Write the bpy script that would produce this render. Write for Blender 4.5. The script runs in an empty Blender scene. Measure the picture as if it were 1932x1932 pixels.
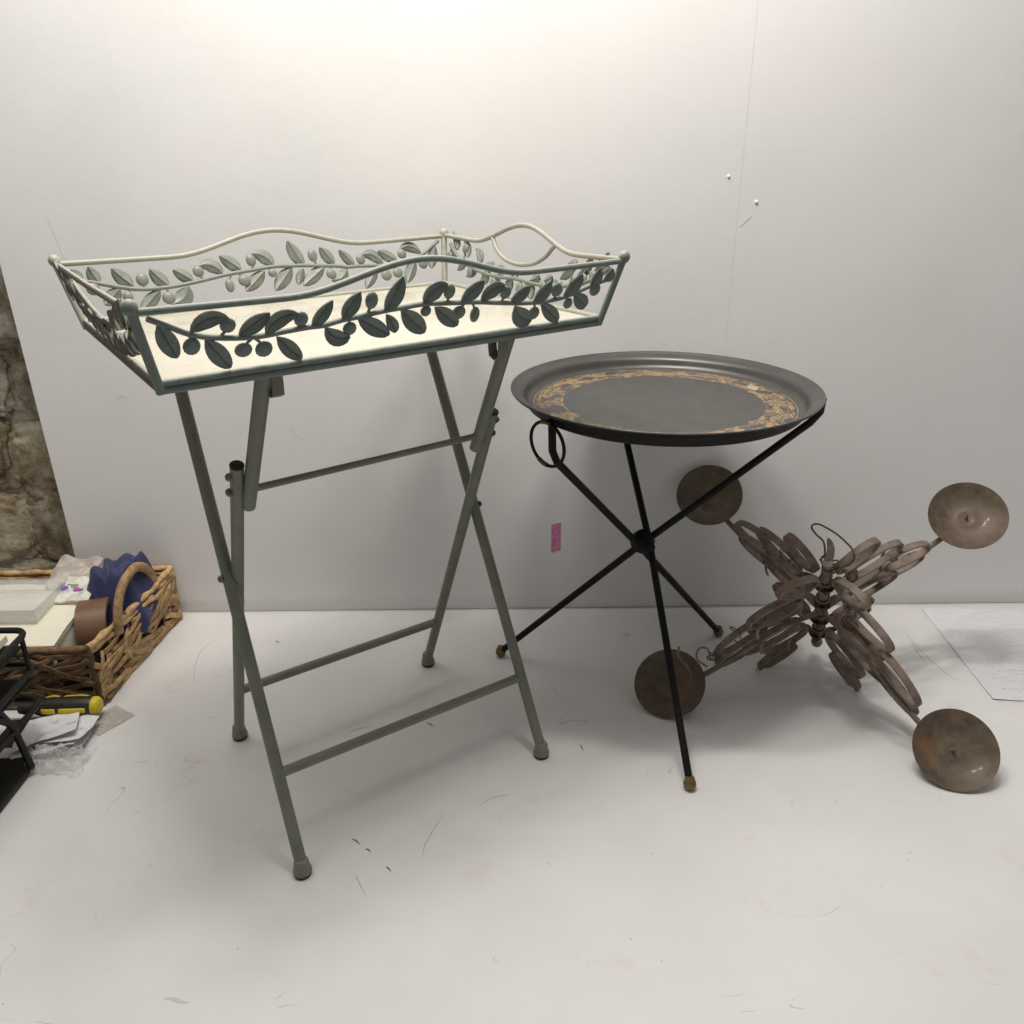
import bpy, bmesh, math, random
from mathutils import Vector, Matrix, noise
R = math.radians
scene = bpy.context.scene
C = scene.collection
random.seed(7)

# ------------------------------------------------------------------ camera
cam_d = bpy.data.cameras.new('camera'); cam = bpy.data.objects.new('camera', cam_d); C.objects.link(cam)
_r = Vector((0.99993826, -0.00372939, -0.01046787)); _u = Vector((0.01108085, 0.40552728, 0.91401578))
_f = Vector((-8.36283406e-04, 9.14075335e-01, -4.05543564e-01))
cam.matrix_world = Matrix(((_r.x, _u.x, -_f.x, 0), (_r.y, _u.y, -_f.y, 0), (_r.z, _u.z, -_f.z, 0.82417), (0, 0, 0, 1)))
cam_d.sensor_width = 36; cam_d.lens = 1529.2112 / 1932 * 36; cam_d.clip_start = .02; cam_d.clip_end = 100
scene.camera = cam
# ------------------------------------------------------------------ light: a strip lamp over the bench near the wall, tilted to it, an added overhead fill, and the room's own dim bounce
w = bpy.data.worlds.new('World'); scene.world = w; w.use_nodes = True
w.node_tree.nodes['Background'].inputs[0].default_value = (1.0, .985, .96, 1)
w.node_tree.nodes['Background'].inputs[1].default_value = 0.22
def lamp(name, loc, power, sx, sy, tilt):
    d = bpy.data.lights.new(name, 'AREA'); d.shape = 'RECTANGLE'; d.size = sx; d.size_y = sy; d.energy = power; d.color = (1.0, .955, .892)
    o = bpy.data.objects.new(name, d); C.objects.link(o); o.location = loc; o.rotation_euler = (R(tilt), 0, 0)
lamp('strip_lamp', (-.30, .82, 1.95), 14.5, .26, .10, 58)
lamp('strip_lamp', (.12, .82, 1.95), 13.0, .26, .10, 58)
lamp('overhead_fill', (-.32, .95, 2.35), 25, 2.2, .9, 0)  # unseen area light, added to fill the shadow under the tray
vs = scene.view_settings; vs.view_transform = 'Standard'; vs.look = 'None'; vs.gamma = 1; vs.exposure = 0.0
vs.use_curve_mapping = False
# ------------------------------------------------------------------ helpers
def link(name, me, mat=None, parent=None, smooth=True):
    if mat is not None:
        me.materials.clear(); me.materials.append(mat)
    if smooth:
        me.polygons.foreach_set('use_smooth', [True] * len(me.polygons))
    o = bpy.data.objects.new(name, me); C.objects.link(o)
    if parent is not None: o.parent = parent
    return o
def pyd(name, V, F, mat=None, parent=None, smooth=True, sharp=None):
    me = bpy.data.meshes.new(name); me.from_pydata([tuple(v) for v in V], [], F)
    bm = bmesh.new(); bm.from_mesh(me); bmesh.ops.recalc_face_normals(bm, faces=bm.faces); bm.to_mesh(me); bm.free()
    o = link(name, me, mat, parent, smooth)
    if smooth and sharp: me.set_sharp_from_angle(angle=R(sharp))
    return o
def thing(name, label, cat, loc=(0, 0, 0), rotz=0, group=None):
    o = bpy.data.objects.new(name, None); C.objects.link(o); o.location = loc; o.rotation_euler = (0, 0, rotz)
    o.empty_display_size = .02
    return tag(o, label, cat, group)
def tag(o, label, cat, group=None):
    o['label'] = label; o['category'] = cat
    if group: o['group'] = group
    return o
def struct(o, label=None):
    o['kind'] = 'structure'
    if label: o['label'] = label
    return o
def smooth_pts(P, k=6, closed=False):
    P = [Vector(p) for p in P]; n = len(P); out = []
    rng = range(n if closed else n - 1)
    for i in rng:
        p0 = P[(i - 1) % n] if (closed or i > 0) else P[0] * 2 - P[1]
        p1 = P[i]; p2 = P[(i + 1) % n]
        p3 = P[(i + 2) % n] if (closed or i + 2 < n) else P[-1] * 2 - P[-2]
        for j in range(k):
            t = j / k
            out.append(.5 * ((2 * p1) + (p2 - p0) * t + (2 * p0 - 5 * p1 + 4 * p2 - p3) * t * t + (3 * p1 - p0 - 3 * p2 + p3) * t ** 3))
    if not closed: out.append(P[-1])
    return out
def sweep(P, prof, closed=False, side=None, scale=None, caps=True, V=None, F=None):
    """prof: list of (a,b) in the (side, normal) frame. side: fixed Vector for straps, else parallel transport."""
    P = [Vector(p) for p in P]; n = len(P); m = len(prof)
    if V is None: V = []; F = []
    b0 = len(V); prev = None
    for i, p in enumerate(P):
        a = P[(i - 1) % n] if (closed or i > 0) else p; b = P[(i + 1) % n] if (closed or i < n - 1) else p
        t = (b - a).normalized()
        if side is not None: s = (side - t * side.dot(t)).normalized()
        elif prev is None:
            h = Vector((0, 0, 1)) if abs(t.z) < .9 else Vector((1, 0, 0)); s = h.cross(t).normalized()
        else: s = (prev - t * prev.dot(t)).normalized()
        prev = s; nn = t.cross(s)
        k = 1 if scale is None else scale[i]
        for (x, y) in prof: V.append(p + s * (x * k) + nn * (y * k))
    for i in range(n if closed else n - 1):
        for j in range(m):
            F.append([b0 + i * m + j, b0 + i * m + (j + 1) % m, b0 + ((i + 1) % n) * m + (j + 1) % m, b0 + ((i + 1) % n) * m + j])
    if not closed and caps:
        F.append([b0 + j for j in range(m)][::-1]); F.append([b0 + (n - 1) * m + j for j in range(m)])
    return V, F
def circ(r, n=8): return [(r * math.cos(2 * math.pi * i / n), r * math.sin(2 * math.pi * i / n)) for i in range(n)]
def rrect(w, h, c):
    w /= 2; h /= 2
    return [(w, -h + c), (w, h - c), (w - c, h), (-w + c, h), (-w, h - c), (-w, -h + c), (-w + c, -h), (w - c, -h)]
def tube(name, P, r, mat, parent=None, n=10, closed=False, scale=None):
    V, F = sweep(P, circ(r, n), closed, scale=scale)
    return pyd(name, V, F, mat, parent, True, 50)
def strap(name, P, w, t, mat, parent, side, k=6, scale=None):
    V, F = sweep(smooth_pts(P, k), rrect(w, t, min(w, t) * .3), side=side, scale=scale)
    return pyd(name, V, F, mat, parent, True, 35)
def lathe(name, prof, mat, parent=None, n=32, loc=(0, 0, 0), rot=None, sharp=40):
    """prof: list of (r,z); closes with caps when r==0."""
    V = []; F = []; rows = []
    M = (rot.to_matrix().to_4x4() if rot else Matrix.Identity(4)); M.translation = Vector(loc)
    for r, z in prof:
        if r < 1e-6: V.append(M @ Vector((0, 0, z))); rows.append([len(V) - 1])
        else:
            rows.append([len(V) + i for i in range(n)])
            for i in range(n):
                a = 2 * math.pi * i / n; V.append(M @ Vector((r * math.cos(a), r * math.sin(a), z)))
    for a, b in zip(rows, rows[1:]):
        for i in range(n):
            j = (i + 1) % n
            if len(a) == 1 and len(b) == 1: continue
            if len(a) == 1: F.append([a[0], b[i], b[j]])
            elif len(b) == 1: F.append([a[i], a[j], b[0]])
            else: F.append([a[i], a[j], b[j], b[i]])
    return pyd(name, V, F, mat, parent, True, sharp)
def box(name, lo, hi, mat, parent=None, bev=0.0, M=None):
    bm = bmesh.new(); bmesh.ops.create_cube(bm, size=1)
    for v in bm.verts: v.co = Vector([lo[i] + (v.co[i] + .5) * (hi[i] - lo[i]) for i in range(3)])
    if bev: bmesh.ops.bevel(bm, geom=bm.edges[:], offset=bev, segments=2, affect='EDGES', profile=.5)
    if M: bm.transform(M)
    me = bpy.data.meshes.new(name); bm.to_mesh(me); bm.free()
    o = link(name, me, mat, parent, True); me.set_sharp_from_angle(angle=R(35)); return o
def ell(name, c, rx, ry, rz, mat, parent, axes=None, nu=10, nv=7):
    V = []; F = []
    A = axes or (Vector((1, 0, 0)), Vector((0, 1, 0)), Vector((0, 0, 1))); c = Vector(c)
    V.append(c + A[2] * rz)
    for j in range(1, nv):
        p = math.pi * j / nv
        for i in range(nu):
            a = 2 * math.pi * i / nu
            V.append(c + A[0] * (rx * math.sin(p) * math.cos(a)) + A[1] * (ry * math.sin(p) * math.sin(a)) + A[2] * (rz * math.cos(p)))
    V.append(c - A[2] * rz); L = len(V) - 1
    for i in range(nu):
        F.append([0, 1 + i, 1 + (i + 1) % nu]); F.append([L, 1 + (nv - 2) * nu + (i + 1) % nu, 1 + (nv - 2) * nu + i])
    for j in range(nv - 2):
        for i in range(nu):
            a = 1 + j * nu + i; b = 1 + j * nu + (i + 1) % nu; F.append([a, a + nu, b + nu, b])
    return pyd(name, V, F, mat, parent)
# ------------------------------------------------------------------ materials
def nt_new(name):
    m = bpy.data.materials.new(name); m.use_nodes = True; nt = m.node_tree
    return m, nt, nt.nodes['Principled BSDF']
def N(nt, t, **k):
    n = nt.nodes.new(t)
    for a, v in k.items():
        if a.startswith('i_'): n.inputs[a[2:].replace('_', ' ')].default_value = v
        else: setattr(n, a, v)
    return n
def mathn(nt, op, a, b=None, c=None, clamp=False):
    n = nt.nodes.new('ShaderNodeMath'); n.operation = op; n.use_clamp = clamp
    for i, v in enumerate((a, b, c)):
        if v is None: continue
        if isinstance(v, (int, float)): n.inputs[i].default_value = v
        else: nt.links.new(v, n.inputs[i])
    return n.outputs[0]
def mixc(nt, fac, a, b, mode='MIX'):
    n = nt.nodes.new('ShaderNodeMix'); n.data_type = 'RGBA'; n.blend_type = mode
    for idx, v in ((0, fac), (6, a), (7, b)):
        if isinstance(v, (int, float)): n.inputs[idx].default_value = v
        elif isinstance(v, tuple): n.inputs[idx].default_value = (*v[:3], 1)
        else: nt.links.new(v, n.inputs[idx])
    return n.outputs[2]
def noisen(nt, co, scale, detail=4, rough=.55, out=0):
    n = N(nt, 'ShaderNodeTexNoise', i_Scale=scale, i_Detail=detail, i_Roughness=rough); nt.links.new(co, n.inputs['Vector']); return n.outputs[out]
def ramp(nt, v, stops):
    n = nt.nodes.new('ShaderNodeValToRGB'); e = n.color_ramp.elements
    while len(e) < len(stops): e.new(.5)
    for x, (p, c) in zip(e, stops):
        x.position = p; x.color = (*c[:3], 1) if isinstance(c, tuple) else (c, c, c, 1)
    nt.links.new(v, n.inputs[0]); return n.outputs[0]
def coords(nt, kind='Object'):
    return nt.nodes.new('ShaderNodeTexCoord').outputs[kind]
def bump(nt, b, h, strength=.2, dist=.002):
    n = nt.nodes.new('ShaderNodeBump'); n.inputs['Strength'].default_value = strength; n.inputs['Distance'].default_value = dist
    nt.links.new(h, n.inputs['Height']); nt.links.new(n.outputs[0], b.inputs['Normal'])
def mat(name, c1, c2=None, scale=40, rough=.5, metal=0, bmp=0, bscale=None, bdist=.001, spec=.5, rand=0, lo=.35, hi=.65, rvar=.1):
    m, nt, b = nt_new(name); co = coords(nt)
    f = noisen(nt, co, scale)
    col = ramp(nt, f, [(lo, c1), (hi, c2 or c1)])
    if rand:
        oi = nt.nodes.new('ShaderNodeObjectInfo').outputs['Random']
        v = mathn(nt, 'MULTIPLY_ADD', oi, rand, 1 - rand / 2)
        cm = nt.nodes.new('ShaderNodeCombineColor')
        for i in range(3): nt.links.new(v, cm.inputs[i])
        col = mixc(nt, 1.0, col, cm.outputs[0], 'MULTIPLY')
    nt.links.new(col, b.inputs['Base Color'])
    nt.links.new(mathn(nt, 'MULTIPLY_ADD', f, rvar, rough - rvar / 2), b.inputs['Roughness'])
    b.inputs['Metallic'].default_value = metal; b.inputs['Specular IOR Level'].default_value = spec
    if bmp: bump(nt, b, noisen(nt, co, bscale or scale * 3, 5), bmp, bdist)
    return m
STEM= [(-0.2559, 0.0655), (-0.2412, 0.0572), (-0.2245, 0.0475), (-0.2083, 0.0419), (-0.1851, 0.0378), (-0.1608, 0.0362), (-0.1389, 0.0377), (-0.1147, 0.039), (-0.0999, 0.0389), (-0.0817, 0.042), (-0.0632, 0.0434), (-0.0385, 0.0461), (-0.0149, 0.0474), (0.0073, 0.0483), (0.0369, 0.046), (0.0701, 0.0433), (0.105, 0.0383), (0.1416, 0.0342), (0.1791, 0.0343), (0.2037, 0.0392), (0.2284, 0.0464), (0.2513, 0.0518)]
LEAVES= [((-0.2483, 0.0581), (-0.2349, 0.0253), 0.0105, 0), ((-0.2101, 0.0396), (-0.1894, 0.0082), 0.011, 0), ((-0.2222, 0.0489), (-0.1887, 0.0571), 0.0095, -0.45), ((-0.1802, 0.0398), (-0.1518, 0.0577), 0.0099, -0.1), ((-0.1558, 0.0373), (-0.125, 0.0537), 0.0101, -0.45), ((-0.1459, 0.0333), (-0.122, 0.0066), 0.0096, 0), ((-0.1111, 0.0385), (-0.0917, 0.0631), 0.0084, -0.1), ((-0.0809, 0.0438), (-0.0641, 0.069), 0.0103, -0.1), ((-0.0365, 0.0458), (-0.0203, 0.0808), 0.0114, 0), ((-0.065, 0.0418), (-0.029, 0.019), 0.0112, 0), ((-0.0343, 0.0418), (-0.0221, 0.021), 0.0071, 0), ((-0.0187, 0.0447), (0.0113, 0.0165), 0.0125, 0), ((0.0073, 0.0483), (0.0325, 0.0666), 0.0119, -0.4), ((0.0203, 0.043), (0.051, 0.0193), 0.011, 0), ((0.0509, 0.0464), (0.0755, 0.0673), 0.0108, -0.1), ((0.0767, 0.0435), (0.1043, 0.0566), 0.011, -0.45), ((0.1156, 0.0382), (0.1377, 0.0543), 0.0097, -0.1), ((0.1464, 0.0348), (0.1651, 0.0578), 0.0109, 0), ((0.1227, 0.0322), (0.1497, 0.0119), 0.0141, 0.3), ((0.1583, 0.0313), (0.188, 0.006), 0.0104, 0), ((0.1883, 0.0387), (0.2085, 0.0621), 0.0111, 0), ((0.2043, 0.037), (0.2261, 0.0192), 0.0113, 0), ((0.2259, 0.0456), (0.2338, 0.0662), 0.0093, 0), ((0.2435, 0.0503), (0.2531, 0.0645), 0.0083, 0), ((-0.098, 0.0359), (-0.072, 0.023), 0.0105, 0.35)]
FRUIT= [((-0.222, 0.0345), 0.007, 0.0078, (-0.2231, 0.0465)), ((-0.1899, 0.0505), 0.0066, 0.0066, (-0.1968, 0.0409)), ((-0.177, 0.0243), 0.0075, 0.0068, (-0.1683, 0.0351)), ((-0.158, 0.0224), 0.0076, 0.0076, (-0.1667, 0.0349)), ((-0.1224, 0.048), 0.0063, 0.007, (-0.1252, 0.0382)), ((-0.0731, 0.0316), 0.0066, 0.0066, (-0.0744, 0.042)), ((-0.0515, 0.0586), 0.0062, 0.0083, (-0.0548, 0.0458)), ((0.0355, 0.0587), 0.0062, 0.0077, (0.0347, 0.0468)), ((0.0102, 0.0399), 0.0055, 0.0055, (0.0085, 0.0473)), ((0.0503, 0.0335), 0.0075, 0.0071, (0.0567, 0.0436)), ((0.071, 0.0286), 0.0053, 0.0084, (0.0657, 0.0428)), ((0.1066, 0.05), 0.0065, 0.0069, (0.1026, 0.0392)), ((0.1505, 0.0205), 0.0072, 0.0072, (0.1492, 0.0334)), ((0.1765, 0.0458), 0.0068, 0.0076, (0.1765, 0.0342)), ((0.1976, 0.0269), 0.0057, 0.0062, (0.1915, 0.0362)), ((0.2342, 0.04), 0.0071, 0.0075, (0.2286, 0.0457))]
SPL = [((-0.2164, 0.8017, 0.0), (-0.2036, 0.7917, 0.0)), ((-0.1955, 0.7845, 0.0), (-0.1878, 0.7792, 0.0)), ((-0.1653, 0.7551, 0.0), (-0.1576, 0.7476, 0.0)), ((0.0982, 0.9826, 0.0), (0.1025, 0.967, 0.0)), ((-0.4423, 1.2783, 0.0), (-0.4335, 1.271, 0.0)), ((-0.1397, 1.0366, 0.0), (-0.1283, 1.03, 0.0)), ((0.3873, 1.2239, 0.0), (0.3943, 1.2288, 0.0))]
MARKS = [[(-0.5491, 1.2894, 0.0), (-0.5686, 1.2596, 0.0), (-0.5665, 1.2123, 0.0), (-0.5496, 1.149, 0.0)], [(-0.0999, 0.8401, 0.0), (-0.1119, 0.8121, 0.0), (-0.1199, 0.7852, 0.0), (-0.1205, 0.7697, 0.0)], [(0.7277, 1.291, 0.0), (0.7288, 1.2291, 0.0), (0.7373, 1.1684, 0.0), (0.7457, 1.1359, 0.0)], [(0.7254, 1.2639, 0.0), (0.7202, 1.2208, 0.0), (0.7204, 1.1911, 0.0)], [(0.0596, 1.1409, 0.0), (0.0699, 1.1156, 0.0), (0.0788, 1.0869, 0.0)], [(-0.4943, 1.0558, 0.0), (-0.4828, 1.0596, 0.0)], [(-0.2022, 0.7441, 0.0), (-0.1929, 0.7279, 0.0), (-0.1841, 0.7137, 0.0)], [(-0.0501, 0.8589, 0.0), (-0.032, 0.8738, 0.0), (-0.0098, 0.8785, 0.0)], [(-0.5693, 0.9521, 0.0), (-0.5474, 0.9563, 0.0)]]
WMARKS = [[(-0.3921, 1.3798, 0.3925), (-0.3903, 1.3798, 0.3758), (-0.3754, 1.3798, 0.3577)], [(-0.2169, 1.3798, 0.5717), (-0.1887, 1.3798, 0.5933), (-0.1658, 1.3798, 0.6044)], [(-0.7406, 1.3798, 0.737), (-0.7316, 1.3798, 0.6964), (-0.7264, 1.3798, 0.6633)], [(0.39, 1.3798, 0.7289), (0.3807, 1.3798, 0.7201), (0.3706, 1.3798, 0.7106)], [(-0.7018, 1.3798, 0.43), (-0.6828, 1.3798, 0.4413), (-0.6724, 1.3798, 0.4374)]]
# ------------------------------------------------------------------ setting materials
def wall_mat():
    m, nt, b = nt_new('wall_white'); co = coords(nt)
    big = noisen(nt, co, 3.5, 5, .6)
    col = mixc(nt, ramp(nt, noisen(nt, co, 1.7, 4, .6), [(.4, 0.0), (.62, .5)]), ramp(nt, big, [(.3, (.715, .715, .705)), (.7, (.78, .775, .77))]), (.745, .715, .705))
    sp = noisen(nt, co, 26, 3, .6)
    k = ramp(nt, sp, [(.0, 0.0), (.735, 0.0), (.77, .55), (1, .55)])
    col = mixc(nt, k, col, (.50, .47, .44))
    z = N(nt, 'ShaderNodeSeparateXYZ'); nt.links.new(co, z.inputs[0])
    nt.links.new(col, b.inputs['Base Color']); b.inputs['Roughness'].default_value = .55; b.inputs['Specular IOR Level'].default_value = .35
    bump(nt, b, noisen(nt, co, 70, 7, .7), .16, .002)
    return m
def table_mat():
    m, nt, b = nt_new('worktop_white'); co = coords(nt)
    col = ramp(nt, noisen(nt, co, 4, 6, .62), [(.3, (.69, .682, .67)), (.7, (.765, .758, .748))])
    st = ramp(nt, noisen(nt, co, 9, 5, .7), [(.60, 0.0), (.74, .35)])
    col = mixc(nt, st, col, (.55, .47, .40))
    v = N(nt, 'ShaderNodeTexVoronoi', i_Scale=42.0); nt.links.new(co, v.inputs['Vector'])
    dots = mathn(nt, 'LESS_THAN', v.outputs['Distance'], .045)
    sel = mathn(nt, 'GREATER_THAN', noisen(nt, co, 13, 2), .56)
    dk = mathn(nt, 'MULTIPLY', mathn(nt, 'MULTIPLY', dots, sel), .6)
    col = mixc(nt, dk, col, (.16, .14, .12))
    # hairline scratches: thin iso-lines of stretched noise, only in patches
    mp = N(nt, 'ShaderNodeMapping'); mp.inputs['Scale'].default_value = (1, 2.3, 1); mp.inputs['Rotation'].default_value = (0, 0, .9); nt.links.new(co, mp.inputs[0])
    ln = mathn(nt, 'ABSOLUTE', mathn(nt, 'SUBTRACT', noisen(nt, mp.outputs[0], 5.5, 1, .4), .5))
    ln = mathn(nt, 'LESS_THAN', ln, .0016)
    sel = mathn(nt, 'GREATER_THAN', noisen(nt, co, 11, 3), .60)
    sc = mathn(nt, 'MULTIPLY', mathn(nt, 'MULTIPLY', ln, sel), .33)
    col = mixc(nt, sc, col, (.25, .24, .23))
    nt.links.new(col, b.inputs['Base Color'])
    nt.links.new(ramp(nt, noisen(nt, co, 6, 5, .6), [(.3, .42), (.7, .58)]), b.inputs['Roughness'])
    b.inputs['Specular IOR Level'].default_value = .4
    bump(nt, b, noisen(nt, co, 140, 4, .6), .05, .001)
    return m
def stone_mat():
    m, nt, b = nt_new('rough_stone'); co = coords(nt)
    oi = nt.nodes.new('ShaderNodeObjectInfo').outputs['Random']
    n1 = noisen(nt, co, 16, 8, .7)
    a = ramp(nt, n1, [(.34, (.11, .09, .068)), (.48, (.34, .29, .22)), (.62, (.70, .65, .54))])
    c = ramp(nt, n1, [(.34, (.17, .115, .06)), (.5, (.46, .37, .235)), (.66, (.76, .69, .53))])
    col = mixc(nt, oi, a, c)
    nt.links.new(col, b.inputs['Base Color']); b.inputs['Roughness'].default_value = .9
    bump(nt, b, noisen(nt, co, 60, 10, .75), .9, .012)
    return m
WALL = wall_mat(); TABLE = table_mat(); STONE = stone_mat()
MORTAR = mat('old_mortar', (.20, .17, .13), (.42, .38, .30), 14, .95, bmp=.9, bscale=50, bdist=.01)
# ------------------------------------------------------------------ setting
YW = 1.3798
top = box('worktop', (-1.5, .30, -.03), (1.7, 1.402, 0), TABLE, None, .002); struct(top, 'white scuffed laminate worktop')
def wall_panel(x0, x1):
    prof = [(YW + .008, .0006), (YW + .0065, .006), (YW + .0042, .013), (YW + .0016, .022), (YW + .0004, .030), (YW, .038), (YW, .3), (YW, .8), (YW, 2.3), (YW + .015, 2.3), (YW + .022, .001)]
    nx = 2; V = []; F = []
    for i in range(nx):
        x = x0 + (x1 - x0) * i / (nx - 1)
        for y, z in prof: V.append((x, y, z))
    m = len(prof)
    for j in range(m): F.append([j, (j + 1) % m, m + (j + 1) % m, m + j])
    F.append(list(range(m))); F.append(list(range(m, 2 * m)))
    return pyd('panel', V, F, WALL, wall, True, 25)
wall = bpy.data.objects.new('wall', None); C.objects.link(wall); struct(wall, 'white painted board wall behind the worktop')
wall_panel(-.8341, .36575); wall_panel(.36585, 1.75).location.y = .0005
# screw heads and small scars in the wall board
SCREW = mat('screw_white', (.82, .81, .79), rough=.35)
for x, z in ((.346, .786), (.394, .748), (.345, .487), (.255, .445)):
    lathe('screw_head', [(0, .0020), (.0013, .0019), (.0023, .0012), (.0026, 0), (.0026, -.003)], SCREW, wall, 12, (x, YW, z), Matrix.Rotation(R(90), 3, 'X').to_quaternion())
# stone wall beyond the edge of the board
sw = bpy.data.objects.new('stone_wall', None); C.objects.link(sw); struct(sw, 'rough old stone wall beyond the edge of the white board')
box('mortar', (-2.6, 1.53, -.4), (-.70, 1.62, 2.3), MORTAR, sw)
def stone(cx, cz, rx, rz, seed):
    bm = bmesh.new(); bmesh.ops.create_icosphere(bm, subdivisions=5 if (cx > -1.2 and cz < .9) else 3, radius=1)
    for v in bm.verts:
        p = v.co.copy()
        q = Vector([math.copysign(abs(c) ** .5, c) for c in p])
        k = 1 + .20 * noise.noise(p * 1.5 + Vector((seed, 0, 0))) + .09 * noise.noise(p * 5 + Vector((0, seed, 0))) + .05 * noise.noise(p * 13 + Vector((seed, seed, 0))) + .03 * noise.noise(p * 29 + Vector((seed, 0, seed)))
        v.co = Vector((cx + q.x * rx * k, 1.540 + q.y * .024 * (k + .25 * noise.noise(p * 3 + Vector((0, 0, seed)))), cz + q.z * rz * k))
    me = bpy.data.meshes.new('stone'); bm.to_mesh(me); bm.free(); link('stone', me, STONE, sw)
rs = random.Random(3); z = -.06; row = 0
while z < 1.25:
    h = rs.uniform(.08, .17); x = -1.75 - rs.uniform(0, .1)
    while x < -.78:
        wd = rs.uniform(.10, .24)
        stone(x + wd / 2, z + h / 2 + rs.uniform(-.012, .012), wd * .53, h * rs.uniform(.48, .56), rs.uniform(0, 90)); x += wd
    z += h; row += 1

# ------------------------------------------------------------------ shared object materials
def facing_tone(name, out, go, gi):
    """green outside, cream inside and on top of one tray side; overhead light painted in"""
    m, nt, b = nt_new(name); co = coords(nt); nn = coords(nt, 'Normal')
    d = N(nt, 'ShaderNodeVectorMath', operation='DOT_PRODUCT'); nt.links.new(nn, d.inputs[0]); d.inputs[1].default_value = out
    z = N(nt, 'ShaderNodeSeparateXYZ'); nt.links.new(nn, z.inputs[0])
    f = mathn(nt, 'ADD', mathn(nt, 'ADD', d.outputs['Value'], mathn(nt, 'MULTIPLY', z.outputs[2], -.62)), mathn(nt, 'MULTIPLY_ADD', noisen(nt, co, 60, 5, .6), .7, -.35))  # upward normals shift toward the pale tone: overhead light put into the colour
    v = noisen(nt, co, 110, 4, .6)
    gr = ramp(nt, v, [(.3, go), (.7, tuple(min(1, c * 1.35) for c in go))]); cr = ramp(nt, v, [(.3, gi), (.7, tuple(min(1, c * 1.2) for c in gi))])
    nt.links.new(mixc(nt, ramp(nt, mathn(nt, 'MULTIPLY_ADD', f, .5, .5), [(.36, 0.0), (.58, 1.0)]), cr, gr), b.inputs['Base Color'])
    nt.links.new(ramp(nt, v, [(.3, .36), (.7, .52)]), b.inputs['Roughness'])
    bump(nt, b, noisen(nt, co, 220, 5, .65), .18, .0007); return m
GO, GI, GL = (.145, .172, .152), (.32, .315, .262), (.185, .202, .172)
SIDE = {'front': facing_tone('paint_front', (0, -1, 0), GO, GI), 'back': facing_tone('paint_back', (0, 1, 0), GO, GI), 'right': facing_tone('paint_right', (1, 0, 0), GO, GI), 'left': facing_tone('shaded_left', (-1, 0, 0), (.085, .074, .064), GI)}  # left outer tone darkened and browned: shade and reflection put into the colour
LEAFM = {'front': facing_tone('leaf_front', (0, -1, 0), GO, GL), 'back': facing_tone('leaf_back', (0, 1, 0), GO, GL), 'right': facing_tone('leaf_right', (1, 0, 0), GO, GL), 'left': facing_tone('shaded_leaf_left', (-1, 0, 0), (.085, .074, .064), GL)}  # left leaves likewise carry painted shade and brownish reflection
def cream_floor():
    m, nt, b = nt_new('cream_enamel'); co = coords(nt)
    col = ramp(nt, noisen(nt, co, 7, 6, .65), [(.3, (.49, .462, .38)), (.7, (.56, .532, .445))])
    v = N(nt, 'ShaderNodeTexVoronoi', i_Scale=26.0, feature='DISTANCE_TO_EDGE'); nt.links.new(co, v.inputs['Vector'])
    col = mixc(nt, mathn(nt, 'MULTIPLY', mathn(nt, 'LESS_THAN', v.outputs['Distance'], .018), .22), col, (.36, .31, .23))
    col = mixc(nt, ramp(nt, noisen(nt, co, 38, 5, .7), [(.62, 0.0), (.76, .4)]), col, (.40, .34, .25))
    nt.links.new(col, b.inputs['Base Color']); nt.links.new(ramp(nt, noisen(nt, co, 20, 5), [(.3, .16), (.7, .40)]), b.inputs['Roughness'])
    bump(nt, b, noisen(nt, co, 45, 4), .06, .001); return m
CREAMF = cream_floor()
def chipped():
    m, nt, b = nt_new('sage_enamel'); co = coords(nt); v = noisen(nt, co, 30, 5, .6)
    col = ramp(nt, v, [(.3, (.145, .155, .114)), (.7, (.20, .21, .16))])
    col = mixc(nt, ramp(nt, noisen(nt, co, 9, 4, .6), [(.5, 0.0), (.7, .45)]), col, (.235, .245, .20))
    chip = ramp(nt, noisen(nt, co, 95, 6, .72), [(.675, 0.0), (.70, .85)])
    col = mixc(nt, chip, col, (.06, .048, .036)); nt.links.new(col, b.inputs['Base Color'])
    nt.links.new(ramp(nt, v, [(.3, .34), (.7, .52)]), b.inputs['Roughness']); bump(nt, b, noisen(nt, co, 200, 5, .65), .22, .0007); return m
SAGE = chipped()
RUBBER = mat('black_rubber', (.012, .012, .012), (.02, .02, .02), 50, .6)
STEEL = mat('dull_steel', (.10, .10, .09), (.2, .2, .18), 60, .4, .7)
# ------------------------------------------------------------------ folding stand (local frame: x along the tray, y across)
TO = (-.20180, .97834, 0); TH = .6072
st = thing('folding_stand', 'sage green tubular folding stand with crossed legs under the rectangular tray', 'stand', TO, TH)
TR = .0076
def legtube(name, a, b, r=TR): return tube(name, [Vector(a), Vector(a).lerp(Vector(b), .5), Vector(b)], r, SAGE, st, 14)
AL = ((-.1866, -.151, .016), (-.1705, .133, .6155)); AR = ((.1866, -.151, .016), (.1866, .148, .6155))
BL = ((-.1668, .151, .016), (-.1668, -.0705, .5175)); BR = ((.1668, .151, .016), (.1668, -.0712, .5175))
CL = ((-.1555, -.049, .458), (-.1452, -.1375, .6285)); CR = ((.1480, -.0555, .466), (.1457, -.1400, .6285))
def on(seg, z):
    a, b = Vector(seg[0]), Vector(seg[1]); return a.lerp(b, (z - a.z) / (b.z - a.z))
for s in (AL, AR): legtube('leg', *s)
for s in (BL, BR): legtube('leg', *s)
for s in (CL, CR): legtube('upper_leg', *s, r=.0082)
def bar(a, b, r): return tube('crossbar', [a, a.lerp(b, .5), b], r, SAGE, st, 12)
bar(on(AL, .121), on(AR, .113), .0066); bar(on(BL, .114), on(BR, .110), .0066)
bar(on(CL, .483), on(CR, .487), .0042)
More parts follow.
